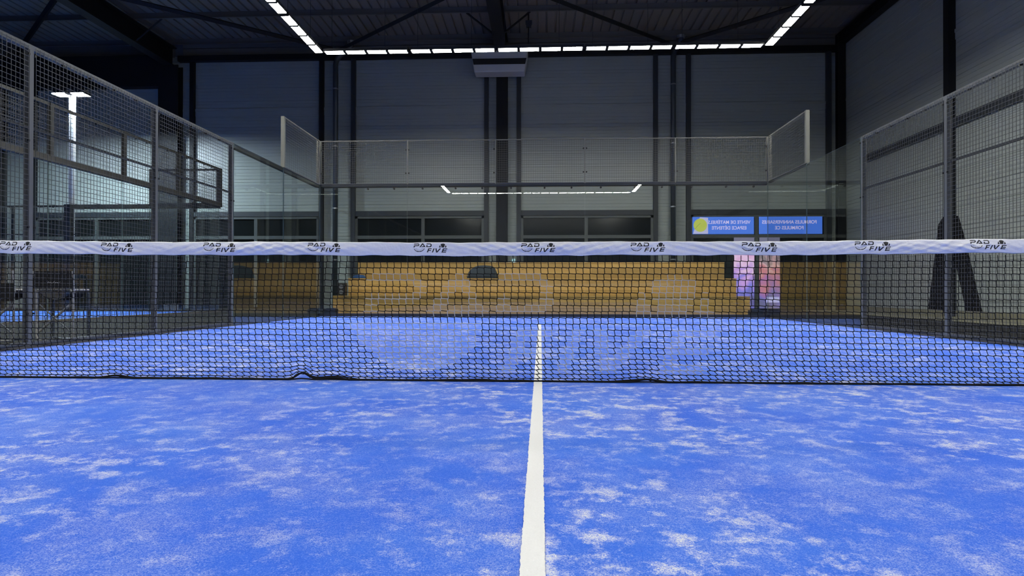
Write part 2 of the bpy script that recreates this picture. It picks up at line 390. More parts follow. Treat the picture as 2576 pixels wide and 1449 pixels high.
# lintels and vertical trims
tag(MB().box(-12.2, XR, WB - 0.22, WB - 0.03, 8.32, 8.50).build('trim_1', 'steel'), 'black horizontal steel beam across the top of the back wall', 'trim', kind='structure')
tag(MB().box(XL, -12.6, WB - 0.30, WB - 0.03, 7.45, 8.50).build('trim_2', 'steel'), 'deep black beam over the wall behind the neighbouring court', 'trim', kind='structure')
k = 3
for a, b_ in PIERS:
    for x in (a, b_):
        if x > 9.5: continue
        tag(MB().box(x - 0.07, x + 0.07, WB - 0.16, WB - 0.03, 0, 8.32 if x > -12.5 else 7.45).build('trim_%d' % k, 'steel2' if x > -7 else 'steel'), 'dark vertical steel trim on the back wall', 'trim', 'vertical trims on the back wall', kind='structure'); k += 1
BAYS = [(-23.2, -18.43), (-17.21, -12.9), (-11.67, -7.38), (-6.16, -1.85), (-0.64, 3.68), (4.88, 9.20)]
for a, b_ in BAYS:
    tag(MB().box(a, b_, WB - 0.14, WB - 0.02, 3.08, 3.25).build('trim_%d' % k, 'steel2'), 'dark lintel over the glazed door', 'trim', 'door lintels', kind='structure'); k += 1
# roof bracing, fly braces
def brace(p, q, r, label, group='roof braces'):
    tag(MB().tube([p, q], r, 4).build('roof_brace', 'steel', origin=p), label, 'roof brace', group, 'structure')
brace((-6.9, 16.35, 8.62), (-12.3, 11.9, 8.62), 0.075, 'black diagonal roof brace running to the left roof beam')
brace((-6.6, 16.35, 8.62), (-1.4, 11.9, 8.62), 0.075, 'black diagonal roof brace rising from the left rainwater pipe')
brace((4.15, 16.35, 8.62), (-1.1, 11.9, 8.62), 0.075, 'black diagonal roof brace rising from the right rainwater pipe')
brace((4.45, 16.35, 8.62), (9.5, 11.9, 8.62), 0.075, 'black diagonal roof brace running to the right wall')
brace((-12.6, 11.9, 8.62), (-17.8, 16.35, 8.62), 0.075, 'black diagonal roof brace at the top left corner')
for xc in (-1.25, -12.45):
    for sx in (-1, 1):
        brace((xc + sx * 0.95, 14.42, 8.87), (xc + sx * 0.12, 14.42, 8.2), 0.028, 'short thin brace between purlin and roof beam', 'fly braces')

# --- glazed sectional doors
def door(n, x0, x1, label, cols, rows, y=WB - 0.10):
    d = tag(MB().box(x0, x1, y + 0.03, y + 0.06, 0, 3.07).build('door_%d' % n, 'pane', origin=(x0, y, 0)), label, 'door', kind='structure')
    fw = 0.085
    mb = MB().box(x0, x0 + fw, y - 0.02, y + 0.03, 0, 3.07).box(x1 - fw, x1, y - 0.02, y + 0.03, 0, 3.07).box(x0, x1, y - 0.02, y + 0.03, 3.0, 3.07)
    mb.build('door_frame', 'alu', d)
    for z in rows: MB().box(x0 + fw, x1 - fw, y - 0.025, y + 0.03, z - 0.055, z + 0.055).build('transom', 'alu', d)
    for xx in cols: MB().box(xx - 0.055, xx + 0.055, y - 0.03, y + 0.03, 0.05, 3.0).build('mullion', 'alu', d)
    return d
rows = (2.38,)
door(1, *BAYS[0], 'glazed door at the far left of the back wall', (-20.8,), rows)
door(2, *BAYS[1], 'glazed door behind the neighbouring court', (-15.05,), rows)
door(3, *BAYS[2], 'glazed sectional door left of the wooden seating', (-9.53,), rows)
door(4, *BAYS[3], 'glazed sectional door behind the left half of the seating', (-3.88,), rows)
door(5, *BAYS[4], 'glazed sectional door behind the middle of the seating', (1.5,), rows)
d6 = door(6, *BAYS[5], 'glazed entrance with lit blue signs and posters', (6.98,), (2.38,))
d6m = MB()
# lit signs in the entrance glazing, lettering facing outwards
def sign(x0, x1, z0, z1, lines, label, ball=False):
    y = WB - 0.13
    s_ = thing('illuminated_sign', label, 'sign', ((x0 + x1) / 2, y, z0))
    MB().box(x0, x1, y - 0.004, y, z0, z1).build('light_panel', 'signblue', s_)
    if ball:
        mb = MB(); mb.prism([(x0 + 0.02, z0 + 0.01), (x0 + 0.50, z0 + 0.01), (x0 + 0.50, z1 - 0.03), (x0 + 0.24, z1 - 0.01), (x0 + 0.05, z0 + 0.12)], lambda a, b_, d: (a, d, b_), y - 0.006, y - 0.004)
        mb.build('pale_shape', 'signpale', s_)
        cx_, cz_ = x0 + 0.25, z1 - 0.27; r = 0.215
        MB().prism([(cx_ + r * cos(a * PI / 16), cz_ + r * sin(a * PI / 16)) for a in range(32)], lambda a, b_, d: (a, d, b_), y - 0.010, y - 0.006).build('tennis_ball', 'signball', s_)
        MB().tube([(cx_ - r * 0.75 + 0.14 * i / 6 * 1.2, y - 0.011, cz_ - r * 0.6 + 0.16 * (i / 6) ** 0.7 * 1.2) for i in range(7)], 0.005, 4).build('seam', 'signline', s_)
    for txt, cx_, z, wid, hh in lines:
        cu = bpy.data.curves.new('lettering', 'FONT'); cu.body = txt; cu.align_x = 'CENTER'; cu.align_y = 'CENTER'; cu.size = 0.15; cu.offset = 0.0022; cu.extrude = 0.001
        cu.materials.append(MT['signtext'])
        o = bpy.data.objects.new('lettering', cu); COL.objects.link(o); o.parent = s_
        bpy.context.view_layer.update()
        wd = max(o.dimensions.x, 0.01)
        me = bpy.data.meshes.new_from_object(o.evaluated_get(bpy.context.evaluated_depsgraph_get()))
        bpy.data.objects.remove(o); o = bpy.data.objects.new('lettering', me); COL.objects.link(o); o.parent = s_
        o.scale = (wid / wd, hh / 0.105, 1)
        o.rotation_euler = (PI / 2, 0, PI)      # faces out of the building
        o.location = Vector((cx_, y - 0.008, z)) - s_.location
    return s_
sign(4.93, 6.89, 2.45, 3.01, [('VENTE DE MAT\u00c9RIELS', 6.10, 2.83, 1.35, 0.105), ('ESPACE D\u00c9TENTE', 6.10, 2.645, 1.10, 0.105)], 'lit blue sign with a yellow tennis ball, lettering reversed', True)
sign(7.05, 9.05, 2.45, 3.01, [('FORMULES ANNIVERSAIRES', 8.01, 2.83, 1.72, 0.105), ('FORMULES CE', 8.01, 2.645, 0.90, 0.105)], 'lit blue sign with reversed lettering and no ball')
for x0, x1, m_, lab in ((6.25, 6.90, 'poster1', 'backlit pink and violet poster in the entrance, beside the seating'), (7.06, 7.71, 'poster2', 'backlit rose and grey poster in the entrance, under the sign without ball')):
    y = WB - 0.135
    p = thing('backlit_poster', lab, 'poster', ((x0 + x1) / 2, y, 0.03))
    MB().box(x0, x1, y - 0.004, y, 0.05, 2.10).build('printed_sheet', m_, p)
    MB().box(x0, x1, y - 0.004, y, 2.102, 2.34).build('head_strip', 'ptop', p)
    if m_ == 'poster2': MB().box(x0 + 0.22, x1 - 0.02, y - 0.008, y - 0.0045, 0.24, 0.42).build('label_strip', 'plabel', p)
tag(MB().box(-0.93, -0.83, WB - 0.06, WB - 0.03, 1.54, 1.66).build('wall_control', 'switch'), 'small lit control panel on the wall pier above the seating', 'control panel')

# --- rainwater pipes
def pipe(xc, dx, label):
    p = thing('rainwater_pipe', label, 'pipe', (xc, WB - 0.30, 0))
    y = WB - 0.30
    pts = [(xc, y, 0.02), (xc, y, 8.05)]
    for i in range(1, 7):
        a = i / 6 * PI / 4; pts.append((xc + dx * (1 - cos(a)) * 0.5, y, 8.05 + sin(a) * 0.5))
    pts += [(xc + dx * 0.42, y, 8.62), (xc + dx * 0.48, y, 8.72), (xc + dx * 0.48, y, 8.80)] if dx else [(xc, y, 8.8)]
    MB().tube(pts, 0.085, 12).build('pipe_run', 'zinc', p, smooth=True)
    MB().tube([(xc + dx * 0.48, y, 8.76), (xc + dx * 0.48, y, 8.84)], [0.13, 0.15], 12).build('collar', 'zinc2', p)
    for z in (1.6, 3.3, 5.35, 7.25):
        MB().tube([(xc, y, z), (xc, y, z + 0.04)], 0.098, 12).box(xc - 0.02, xc + 0.02, y, WB - 0.08, z, z + 0.04).build('pipe_clamp', 'zinc2', p)
pipe(-6.77, 1.1, 'dark rainwater pipe with an offset elbow, left of the seating')
pipe(4.28, 0.5, 'dark rainwater pipe on the back wall beside the blue signs')

# --- heater unit under the roof beam
h = thing('heater_unit', 'white suspended heater unit with dark outlet slot under the roof beam', 'heater', (-1.29, 15.85, 7.52))
x0, x1 = -2.20, -0.39
def cs(a, b_, d): return (a, d, b_)
MB().prism([(x0 + 0.11, 7.52), (x1 - 0.11, 7.52), (x1, 8.20), (x0, 8.20)], cs, 15.60, 16.12).build('casing', 'white', h, bevel=0.03)
MB().prism([(x0 + 0.09, 7.75), (x1 - 0.09, 7.75), (x1 - 0.05, 7.93), (x0 + 0.05, 7.93)], cs, 15.575, 15.60).build('outlet_slot', 'black', h)
MB().box(x0 + 0.08, x1 - 0.08, 15.56, 15.60, 7.93, 7.955).build('deflector', 'white', h)
s_ = thing('ceiling_sensor', 'small dark sensor box on a rod hanging beside the roof beam', 'sensor', (-0.35, 14.42, 8.0))
MB().tube([(-0.35, 14.42, 7.9), (-0.35, 14.42, 8.87)], 0.02, 6).build('rod', 'steel', s_)
MB().box(-0.42, -0.27, 14.36, 14.48, 8.40, 8.50).box(-0.44, -0.25, 14.35, 14.49, 8.50, 8.58).build('housing', 'box', s_)

# ================================================================== COURT ENCLOSURE
# frame: s along the run, n towards the court, z up
def frame(p0, d, nrm):
    p0, d, nrm = Vector(p0), Vector(d), Vector(nrm)
    def f(s, n, z): v = p0 + d * s + nrm * n; return (v.x, v.y, z)
    return f
def fbox(mb, f, s0, s1, n0, n1, z0, z1, mi=0):
    vs = [f(s0, n0, z0), f(s1, n0, z0), f(s1, n1, z0), f(s0, n1, z0), f(s0, n0, z1), f(s1, n0, z1), f(s1, n1, z1), f(s0, n1, z1)]
    return mb.add(vs, [(3, 2, 1, 0), (4, 5, 6, 7), (0, 1, 5, 4), (1, 2, 6, 5), (2, 3, 7, 6), (3, 0, 4, 7)], mi)
def wires(f, s0, s1, z0, z1, n=0.004, pitch=0.05, r=0.0019, top=0.0):
    mb = MB()
    k = int((s1 - s0) / pitch)
    for i in range(k + 1):
        s = s0 + i * (s1 - s0) / k; fbox(mb, f, s - r, s + r, n - r, n + r, z0, z1 + top)
    k = int(round((z1 - z0) / pitch))
    for i in range(k + 1):
        z = z0 + i * (z1 - z0) / k; fbox(mb, f, s0, s1, n + r, n + 3 * r, z - r, z + r)
    return mb
def fence_panel(root, f, s0, s1, z0, z1, rail_n=-0.055, wire='cage_wire', frm='cage', rh=0.05):
    """top rail tube behind the wires, wire panel, thin seam rail"""
    mb = fbox(MB(), f, s0, s1, rail_n * (1 if rh > 0.03 else 0.4), -0.002, z1 - rh, z1); mb.build('top_rail', frm, root)
    fbox(MB(), f, s0, s1, rail_n, -0.002, z0, z0 + min(0.03, rh)).build('bottom_rail', frm, root)
    if z1 - z0 > 2:
        fbox(MB(), f, s0, s1, -0.03, -0.004, 2.165, 2.19).build('middle_rail', 'steel2', root)
    tag(wires(f, s0 + 0.02, s1 - 0.02, z0 + 0.01, z1 - 0.03, top=0.012).build('wire_mesh', wire, root), 'welded wire mesh panel', kind='stuff')
    if rh > 0.03:
        mb = MB()
        for i in range(1, 5):
            s = s0 + (s1 - s0) * i / 5; fbox(mb, f, s - 0.01, s + 0.01, -0.03, 0.006, z1 - 0.068, z1 - 0.05)
        tag(mb.build('clips', 'bolt', root), 'black clips under the top rail', kind='stuff')
def post(root, f, s, z0, z1, w=0.05, d=0.06, m_='cage'):
    fbox(MB(), f, s - w / 2, s + w / 2, -d - 0.002, -0.002, z0, z1).build('post', m_, root)
    mb = MB()
    z = z0 + 0.35
    while z < z1:
        fbox(mb, f, s - w / 2 - 0.022, s - w / 2 - 0.004, -0.004, 0.008, z - 0.01, z + 0.01); fbox(mb, f, s + w / 2 + 0.004, s + w / 2 + 0.022, -0.004, 0.008, z - 0.01, z + 0.01); z += 0.85
    tag(mb.build('bolts', 'bolt', root), 'black bolts', kind='stuff')
def pane(root, f, s0, s1, z0, z1, th=0.012):
    mb = MB(); g = 0.004
    a0, a1 = s0 + g, s1 - g
    vs = [f(a0, -th, z0), f(a1, -th, z0), f(a1, 0, z0), f(a0, 0, z0), f(a0, -th, z1), f(a1, -th, z1), f(a1, 0, z1), f(a0, 0, z1)]
    mb.add(vs, [(3, 2, 1, 0), (4, 5, 6, 7), (1, 2, 6, 5), (3, 0, 4, 7)], 1)
    mb.add(vs, [(0, 1, 5, 4), (2, 3, 7, 6)], 0)
    return mb.build('glass_pane', ['glass', 'edge'], root)

# side fences of wire mesh, y from -2 to 6, 3 m high
for sx, lab in ((-1, 'grey welded wire mesh side fence left of the net'), (1, 'grey welded wire mesh side fence right of the net')):
    root = thing('side_fence', lab, 'fence', (5 * sx, 0, 0))
    f = frame((5.0 * sx, 0, 0), (0, 1, 0), (-sx, 0, 0))
    for k in range(4):
        s0 = -2 + 2 * k
        fence_panel(root, f, s0 + 0.025, s0 + 1.975, 0.04, 3.0)
        post(root, f, s0, 0, 3.0)
    post(root, f, 5.99, 0, 3.0)
    fbox(MB(), f, -2, 6, -0.14, 0.0, 0, 0.035).build('kerb', 'kerb', root)

# glass corners, y 6..10 ; mesh 3..4 m over the last 2 m
for sx, lab in ((-1, 'left glass side wall of the far court end with mesh above the corner'), (1, 'right glass side wall of the far court end with mesh above the corner')):
    root = thing('glass_wall', lab, 'glass wall', (5 * sx, 8, 0))
    f = frame((5.0 * sx, 0, 0), (0, 1, 0), (-sx, 0, 0))
    for k in range(2): pane(root, f, 6.03 + 2 * k - (0.03 if k else 0), 8 + 2 * k, 0.02, 2.985)
    if sx < 0: fbox(MB(), f, 6.02, 9.97, -0.09, -0.014, 2.93, 3.0).build('top_rail', 'cage_dark', root)
    else: fbox(MB(), f, 8.0, 9.97, -0.06, -0.014, 2.97, 3.0).build('top_rail', 'cage_dark', root)
    fence_panel(root, f, 8.05, 9.95, 3.0, 4.0, rh=0.018)
    fbox(MB(), f, 8.0, 8.06, -0.062, 0.004, 3.0, 4.0).build('post', 'cage_light', root)
    fbox(MB(), f, 9.93, 10.0, -0.062, -0.002, 3.0, 4.0).build('post', 'cage', root)
root = thing('glass_wall', 'back glass wall of the court in front of the wooden seating', 'glass wall', (0, 10, 0))
f = frame((0, 10.0, 0), (1, 0, 0), (0, -1, 0))
for k in range(5):
    s0 = -5 + 2 * k; pane(root, f, s0, s0 + 2, 0.075, 2.96)
    fence_panel(root, f, s0 + 0.02, s0 + 1.98, 3.01, 4.0, rh=0.014)
fbox(MB(), f, -5, 5, -0.09, -0.014, 2.94, 3.01).build('top_rail', 'steel2', root)
fbox(MB(), f, -5.05, 5.05, -0.08, 0.012, 0, 0.075).build('base_channel', 'box', root)
for k in range(6):
    s = -5 + 2 * k
    fbox(MB(), f, s - 0.009, s + 0.009, -0.05, -0.004, 3.0, 4.0).build('post', 'cage', root)
    mb = MB()
    for z in (3.25, 3.78): fbox(mb, f, s - 0.05, s - 0.02, -0.01, 0.012, z - 0.014, z + 0.014); fbox(mb, f, s + 0.02, s + 0.05, -0.01, 0.012, z - 0.014, z + 0.014)
    tag(mb.build('bolts', 'bolt', root), 'black bolts', kind='stuff')
mb = MB()
for k in range(5):
    for q in (0.35, 1.1, 1.7): s = -5 + 2 * k + q; mb.tube([f(s, -0.014, 2.90), f(s, 0.02, 2.90)], 0.022, 8)
tag(mb.build('glass_fixings', 'bolt', root), 'round glass fixings under the rail', kind='stuff')
for sx, lab in ((-1, 'dark anchor block at the left back corner of the glass'), (1, 'dark anchor block at the right back corner of the glass')):
    tag(MB().box(sx * 4.68, sx * 4.94, 10.12, 10.32, 0, 0.17).box(sx * 4.72, sx * 4.90, 10.14, 10.3, 0.17, 0.19).build('anchor_block', 'box', origin=(sx * 4.8, 10.2, 0)), lab, 'anchor block')

# ================================================================== NEIGHBOURING COURT (turned 90 degrees)
XN = -8.95
root = thing('glass_wall', 'glass back wall of the neighbouring court with dark rail and mesh above', 'glass wall', (XN, 8, 0))
f = frame((XN, 0, 0), (0, 1, 0), (-1, 0, 0))
for k in range(5):
    s0 = 3 + 2 * k; pane(root, f, s0, s0 + 2, 0.05, 2.95)
    fence_panel(root, f, s0 + 0.03, s0 + 1.97, 3.02, 4.0, frm='cage_dark', wire='cage_wire')
for k in range(6):
    s = 3 + 2 * k; fbox(MB(), f, s - 0.04, s + 0.04, -0.075, -0.002, 3.0, 4.0).build('post', 'cage_dark', root)
fbox(MB(), f, 3, 13, -0.10, -0.014, 2.92, 3.02).build('top_rail', 'cage_dark', root)
fbox(MB(), f, 3, 13, -0.08, 0.01, 0, 0.05).build('base_channel', 'kerb', root)
root = thing('glass_wall', 'far glass side wall of the neighbouring court below the flood lamp', 'glass wall', (-11, 13, 0))
f = frame((XN, 13.0, 0), (-1, 0, 0), (0, -1, 0))
for k in range(2): pane(root, f, 2 * k, 2 * k + 2, 0.05, 2.95)
fence_panel(root, f, 0.03, 1.97, 3.02, 4.0, frm='cage_dark')
fbox(MB(), f, 0, 4.28, -0.10, -0.014, 2.90, 3.02).build('top_rail', 'cage_dark', root)
for s in (0.04, 1.97): fbox(MB(), f, s - 0.04, s + 0.04, -0.075, -0.002, 3.0, 4.0).build('post', 'cage_dark', root)
fbox(MB(), f, 4.26, 4.44, -0.10, 0.05, 0, 3.02).build('post', 'cage_dark', root)
root = thing('side_fence', 'far wire mesh fence of the neighbouring court at the left', 'fence', (-17, 13, 0))
for k in range(5):
    s0 = 4 + 2 * k
    fence_panel(root, f, s0 + 0.03, s0 + 1.97, 0.04, 3.0, frm='cage_dark'); post(root, f, s0 + 2, 0, 3.0, m_='cage_dark')
lp = thing('flood_lamp', 'white flood lamp pole with two bright heads beyond the left fence', 'lamp', (-13.18, 13.25, 0))
MB().box(-13.41, -13.29, 13.14, 13.25, 0, 6.28).build('pole', 'pole', lp)
MB().box(-13.80, -12.93, 13.16, 13.2, 6.275, 6.31).build('crossbar', 'pole', lp)
for cx_ in (-13.64, -13.09):
    hd = MB().box(cx_ - 0.20, cx_ + 0.20, 13.02, 13.34, 6.225, 6.27).box(cx_ - 0.20, cx_ - 0.19, 13.02, 13.34, 6.165, 6.225).box(cx_ + 0.19, cx_ + 0.20, 13.02, 13.34, 6.165, 6.225).box(cx_ - 0.19, cx_ + 0.19, 13.02, 13.03, 6.19, 6.225).box(cx_ - 0.19, cx_ + 0.19, 13.33, 13.34, 6.165, 6.225).build('lamp_head', 'house', lp)
    MB().box(cx_ - 0.18, cx_ + 0.18, 13.04, 13.32, 6.19, 6.213).build('diffuser', 'lamp', hd)

# ================================================================== LIGHT RING OVER THE COURT
def ring_light(p, d, label, group='linear lights around the court'):
    p = Vector(p); d = Vector(d); nn = Vector((-d.y, d.x, 0))
    r_ = thing('linear_light', label, 'light', p, group)
    def f(s, n, z): v = p + d * s + nn * n; return (v.x, v.y, p.z + z)
    L = 0.968
    mb = fbox(MB(), f, -L, L, -0.09, 0.09, 0.032, 0.075)
    fbox(mb, f, -L, L, -0.09, -0.084, 0.013, 0.032); fbox(mb, f, -L, L, 0.084, 0.09, 0.013, 0.032)
    for k in range(1, 4): fbox(mb, f, -L + k * L / 2 - 0.033, -L + k * L / 2 + 0.033, -0.084, 0.084, -0.004, 0.032)
    for k in (-1, 1): fbox(mb, f, k * L - 0.033 * k - 0.001, k * L, -0.084, 0.084, -0.004, 0.032)
    mb.build('housing', 'house', r_)
    for k in range(4):
        s0 = -L + k * L / 2
        fbox(MB(), f, s0 + 0.034, s0 + L / 2 - 0.034, -0.082, 0.082, 0.004, 0.030).build('light_tube', 'tube', r_)
    for s in (-0.8, 0.42):
        MB().tube([f(s, 0, 0.075), f(s, 0, 8.852 - p.z)], 0.004, 4).build('suspension_cable', 'steel2', r_)
ORD = ['first', 'second', 'third', 'fourth', 'fifth', 'sixth', 'seventh', 'eighth', 'ninth', 'tenth']
names = ['leftmost', 'second from the left', 'middle', 'second from the right', 'rightmost']
for k in range(5):
    ring_light((-3.94 + 1.97 * k, 10.0, 6.0), (1, 0, 0), 'glowing linear light above the back glass wall, %s of five' % names[k])
for sx, nm in ((-1, 'left'), (1, 'right')):
    for k in range(10):
        y = 9.03 - 2 * k
        lab = {0: 'glowing linear light over the %s side, meeting the back row at the corner' % nm, 1: 'glowing linear light over the %s side, cut by the top of the picture' % nm}.get(k, 'linear light over the %s side above the picture, %s from the back corner' % (nm, ORD[k]))
        ring_light((5.03 * sx, y, 6.0), (0, 1, 0), lab)
for k in range(5): ring_light((-3.94 + 1.97 * k, -10.2, 6.0), (1, 0, 0), 'linear light over the near end, mirrored in the back glass, %s' % names[k])

# ================================================================== NET
LOGO = []   # polygons in logo units: u 0..560, v 0..145 down
def P(*a): LOGO.append([(a[i] - 140, a[i + 1] - 135) for i in range(0, len(a), 2)])
P(150, 149, 155, 137, 228, 137, 240, 148, 240, 166, 228, 178, 168, 178, 163, 195, 143, 195, 152, 166, 216, 166, 223, 160, 223, 153, 217, 149)
P(240, 195, 285, 137, 302, 137, 340, 195, 270, 195, 282, 184, 312, 184, 294, 156, 264, 195)
P(350, 195, 358, 164, 376, 164, 371, 182, 415, 182, 424, 172, 424, 158, 416, 150, 355, 150, 360, 137, 425, 137, 441, 150, 441, 178, 425, 195)
P(360, 280, 381, 280, 391, 256, 428, 256, 434, 244, 397, 244, 404, 228, 440, 228, 446, 215, 388, 215)
P(443, 280, 463, 280, 492, 215, 472, 215)
P(502, 215, 523, 215, 531, 258, 572, 215, 597, 215, 535, 280, 513, 280)
P(600, 280, 627, 215, 700, 215, 694, 228, 642, 228, 637, 241, 686, 241, 681, 254, 631, 254, 626, 267, 678, 267, 672, 280)
LETTERS = list(LOGO)
def arc(cx, cy, rx, ry, a0, a1, n=10): return [(cx + rx * cos(math.radians(a0 + (a1 - a0) * i / n)), cy - ry * sin(math.radians(a0 + (a1 - a0) * i / n))) for i in range(n + 1)]
BALL = [arc(485, 64, 60, 60, 180, 140) + [(453, 64)], arc(485, 64, 60, 60, 128, 52) + arc(553, 64, 44, 52, 140, 180, 4) + arc(417, 64, 44, 52, 0, 40, 4), arc(485, 64, 60, 60, 40, 0) + [(517, 64)]]
ARC_ = [arc(98, 68, 90, 68, 195, 345, 14) + arc(98, 62, 86, 62, 345, 195, 14)]
DISC = [[(-22, 74), (188, 74), (182, 105), (150, 132), (120, 143), (60, 143), (28, 125), (-5, 100)]]
def inside(poly, u, v):
    c = False; j = len(poly) - 1
    for i in range(len(poly)):
        (a, b_), (p, q) = poly[i], poly[j]
        if (b_ > v) != (q > v) and u < (p - a) * (v - b_) / (q - b_ + 1e-12) + a: c = not c
        j = i
    return c
net = thing('court_net', 'black knotted net with white printed top tape across the court', 'net', (0, 0, 0))
XE = 4.95
def tri(t_): t_ = t_ % 1.0; return 1 - abs(2 * t_ - 1)
def tape_y(x, z):
    a = (0.885 - z) / 0.085
    g1 = 0.5 + 0.5 * sin(3.1 * x + 1.0); g2 = 0.5 + 0.5 * sin(4.7 * x + 2.5)
    v = 0.0045 * tri(5.3 * x + 1.9 * a + 0.5 * sin(2.7 * x)) * g1 + 0.0040 * tri(8.7 * x - 2.3 * a + 0.6 * sin(4.1 * x)) * g2 + 0.0018 * tri(17 * x + 2.8 * a) * g1 + 0.005 * tri(2.1 * x + 0.45 * a + 0.3 * sin(2 * x)) * g1 + 0.005 * tri(3.7 * x - 0.6 * a + 0.4 * sin(3.3 * x)) * g2 + 0.0028 * tri(8.3 * x + 0.9 * a) * g2 + 0.002 * tri(13.1 * x - 1.3 * a + sin(x)) * g1 + 0.003 * sin(5 * x)
    return 1.15 * v * (0.12 + 0.88 * sin(PI * min(1, a * 1.05)))
def tape_top(x): return 0.882 + 0.0016 * (x / 1.0) ** 2 * 0.9 + 0.002 * sin(3.1 * x) + 0.0012 * sin(17 * x) + 0.0008 * sin(41 * x)
SP = 0.677; U0 = 0.216 / 560; V0 = 0.058 / 145
xs = []; x = -XE
while x < XE:
    k = round(x / SP); near = abs(x - k * SP) < 0.125 and abs(k) <= 6
    xs.append(x); x += 0.0017 if near else 0.006
xs.append(XE)
NV = 46; mb = MB(); TH = 0.084
vs = []; 
for x in xs:
    zt = tape_top(x); hb = TH + 0.0015 * sin(9 * x) + 0.001 * sin(31 * x)
    for j in range(NV + 1):
        a = j / NV
        z = zt - hb * a
        rnd = 0.008 * (1 - min(1, a / 0.06)) ** 2
        vs.append((x, -0.010 + rnd - tape_y(x, zt - 0.085 * a), z))
    vs.append((x, 0.008, zt - 0.004)); vs.append((x, 0.010, zt - hb))
n = NV + 3
fs0 = []; fs1 = []
for i in range(len(xs) - 1):
    xm = (xs[i] + xs[i + 1]) / 2; k = round(xm / SP)
    chk = abs(xm - k * SP) < 0.125 and abs(k) <= 6
    zt = tape_top(xm)
    for j in range(n - 1):
        q = (i * n + j, (i + 1) * n + j, (i + 1) * n + j + 1, i * n + j + 1)
        ink = False
        if chk and j < NV:
            u = (xm - k * SP) / U0 + 280; v = ((j + 0.5) / NV * TH - 0.0065) / V0
            if -20 < v < 160: ink = any(inside(p_, u, v) for p_ in LETTERS + BALL + ARC_)
            if not ink and 75 < v < 128 and ((u - 98) / 70) ** 2 + ((v - 72) / 52) ** 2 < 1:
                ink = (int(u / 4.5) % 3 == 1 and int(v / 4.5 + int(u / 13.5) % 2) % 2 == 0 and ((u - 98) / 70) ** 2 + ((v - 72) / 52) ** 2 > 0.25)
        (fs1 if ink else fs0).append(q)
    fs0.append((i * n + n - 2, (i + 1) * n + n - 2, (i + 1) * n, i * n))
mb.add(vs, fs0, 0); mb.add([], [], 0)
for q in fs1: mb.f.append(q); mb.m.append(1)
tag(mb.build('net_tape', ['tape', 'ink'], net, smooth=True), 'white top tape printed with the black PAD FIVE mark again and again')
# knotted mesh
def hem(x):
    return 0.012 + 0.045 * math.exp(-abs((x + 1.49) / 0.055) ** 1.6) + 0.018 * math.exp(-((x + 1.30) / 0.10) ** 2) + 0.016 * math.exp(-((x + 2.70) / 0.10) ** 2) + 0.018 * math.exp(-((x - 0.66) / 0.10) ** 2) + 0.008 * math.exp(-((x + 0.40) / 0.14) ** 2) + 0.004 * math.exp(-((x + 2.1) / 0.12) ** 2)
DX = 0.0438; NR = 22
wts = [1.0 if r < 12 else (0.93 if r < 17 else (0.84 if r < 19 else (0.68 if r < 21 else 0.5))) for r in range(NR)]
cum = [0.0]
for w_ in wts: cum.append(cum[-1] + w_)
cum = [c_ / cum[-1] for c_ in cum]
def jit(i, r, s): return (sin(i * 12.9898 + r * 78.233 + s * 37.7) * 43758.5453) % 1.0 - 0.5
NC = int(2 * XE / DX)
def node(i, r):
    t_ = cum[r]; x0 = -XE + (i + 0.5) * DX
    low = max(0.0, (t_ - 0.5) / 0.5)
    x = x0 - 0.026 * sin(PI * t_ * 0.80) + 0.005 * sin(x0 * 2.1 + 4 * t_) + jit(i, r, 1) * 0.0018
    d = 0.0024 + 0.0080 * low ** 1.2 + 0.0006 * (1 + sin(i * 0.7 + r))
    z = 0.800 + (0.012 - 0.800) * t_ + (hem(x0) - 0.012) * t_ ** 9 + 0.0016 * sin(5 * x0 + 9 * t_) * sin(PI * t_) + jit(i, r, 2) * 0.0016 * (1 - t_ ** 4)
    y = 0.0 - 0.010 * max(0, (t_ - 0.9) / 0.1) + 0.006 * sin(3 * x0) * t_
    return x, y, z, d
ZT = 0.0019
blk = MB(); wht = MB()
BX = lambda x: (x + 1.10) / (1.19 / 295.) + 10   # world x -> logo u   (P starts at -1.10, D ends at 0.09)
def mask(x, z):
    u = 5 + (x + 1.10) * 295 / 1.19
    if z > 0.405: v = 60 - (z - 0.43) / 0.27 * 60 * 1.02
    else: v = 76 + (0.365 - z) / 0.30 * 69
    return any(inside(p_, u, v) for p_ in BIG)
BIG = [[(x_, y_) for x_, y_ in p_] for p_ in LETTERS + BALL + DISC]
def strand(a, b_, r=0.0023):
    mx, mz = (a[0] + b_[0]) / 2, (a[2] + b_[2]) / 2
    (wht if (-1.35 < mx < 1.3 and mask(mx, mz)) else blk).tube([a, b_], r, 4, cap=False)
for r in range(NR + 1):
    for i in range(NC):
        x, y, z, d = node(i, r)
        J1 = (x - d, y, z - ZT); J2 = (x + d, y, z + ZT)
        if r > 0: strand(J2, J1, 0.0031)
        if i < NC - 1 and r > 0:
            x2, y2, z2, d2 = node(i + 1, r); A = J2 if False else (x + d, y, z + ZT)
            strand(A, (x2 - d2, y2, z2 - ZT))
        if r < NR:
            x3, y3, z3, d3 = node(i, r + 1)
            slant = 0.0035 + 0.012 * max(0, (cum[r] - 0.5) / 0.5) ** 1.2
            strand((x - d, y, z - ZT), (x3 + d3, y3, z3 + ZT))
tag(blk.build('net_mesh', 'net', net), 'black knotted cord mesh', kind='stuff')
tag(wht.build('painted_mesh', 'netw', net), 'grey painted cords forming a large PAD FIVE mark with ball', kind='stuff')
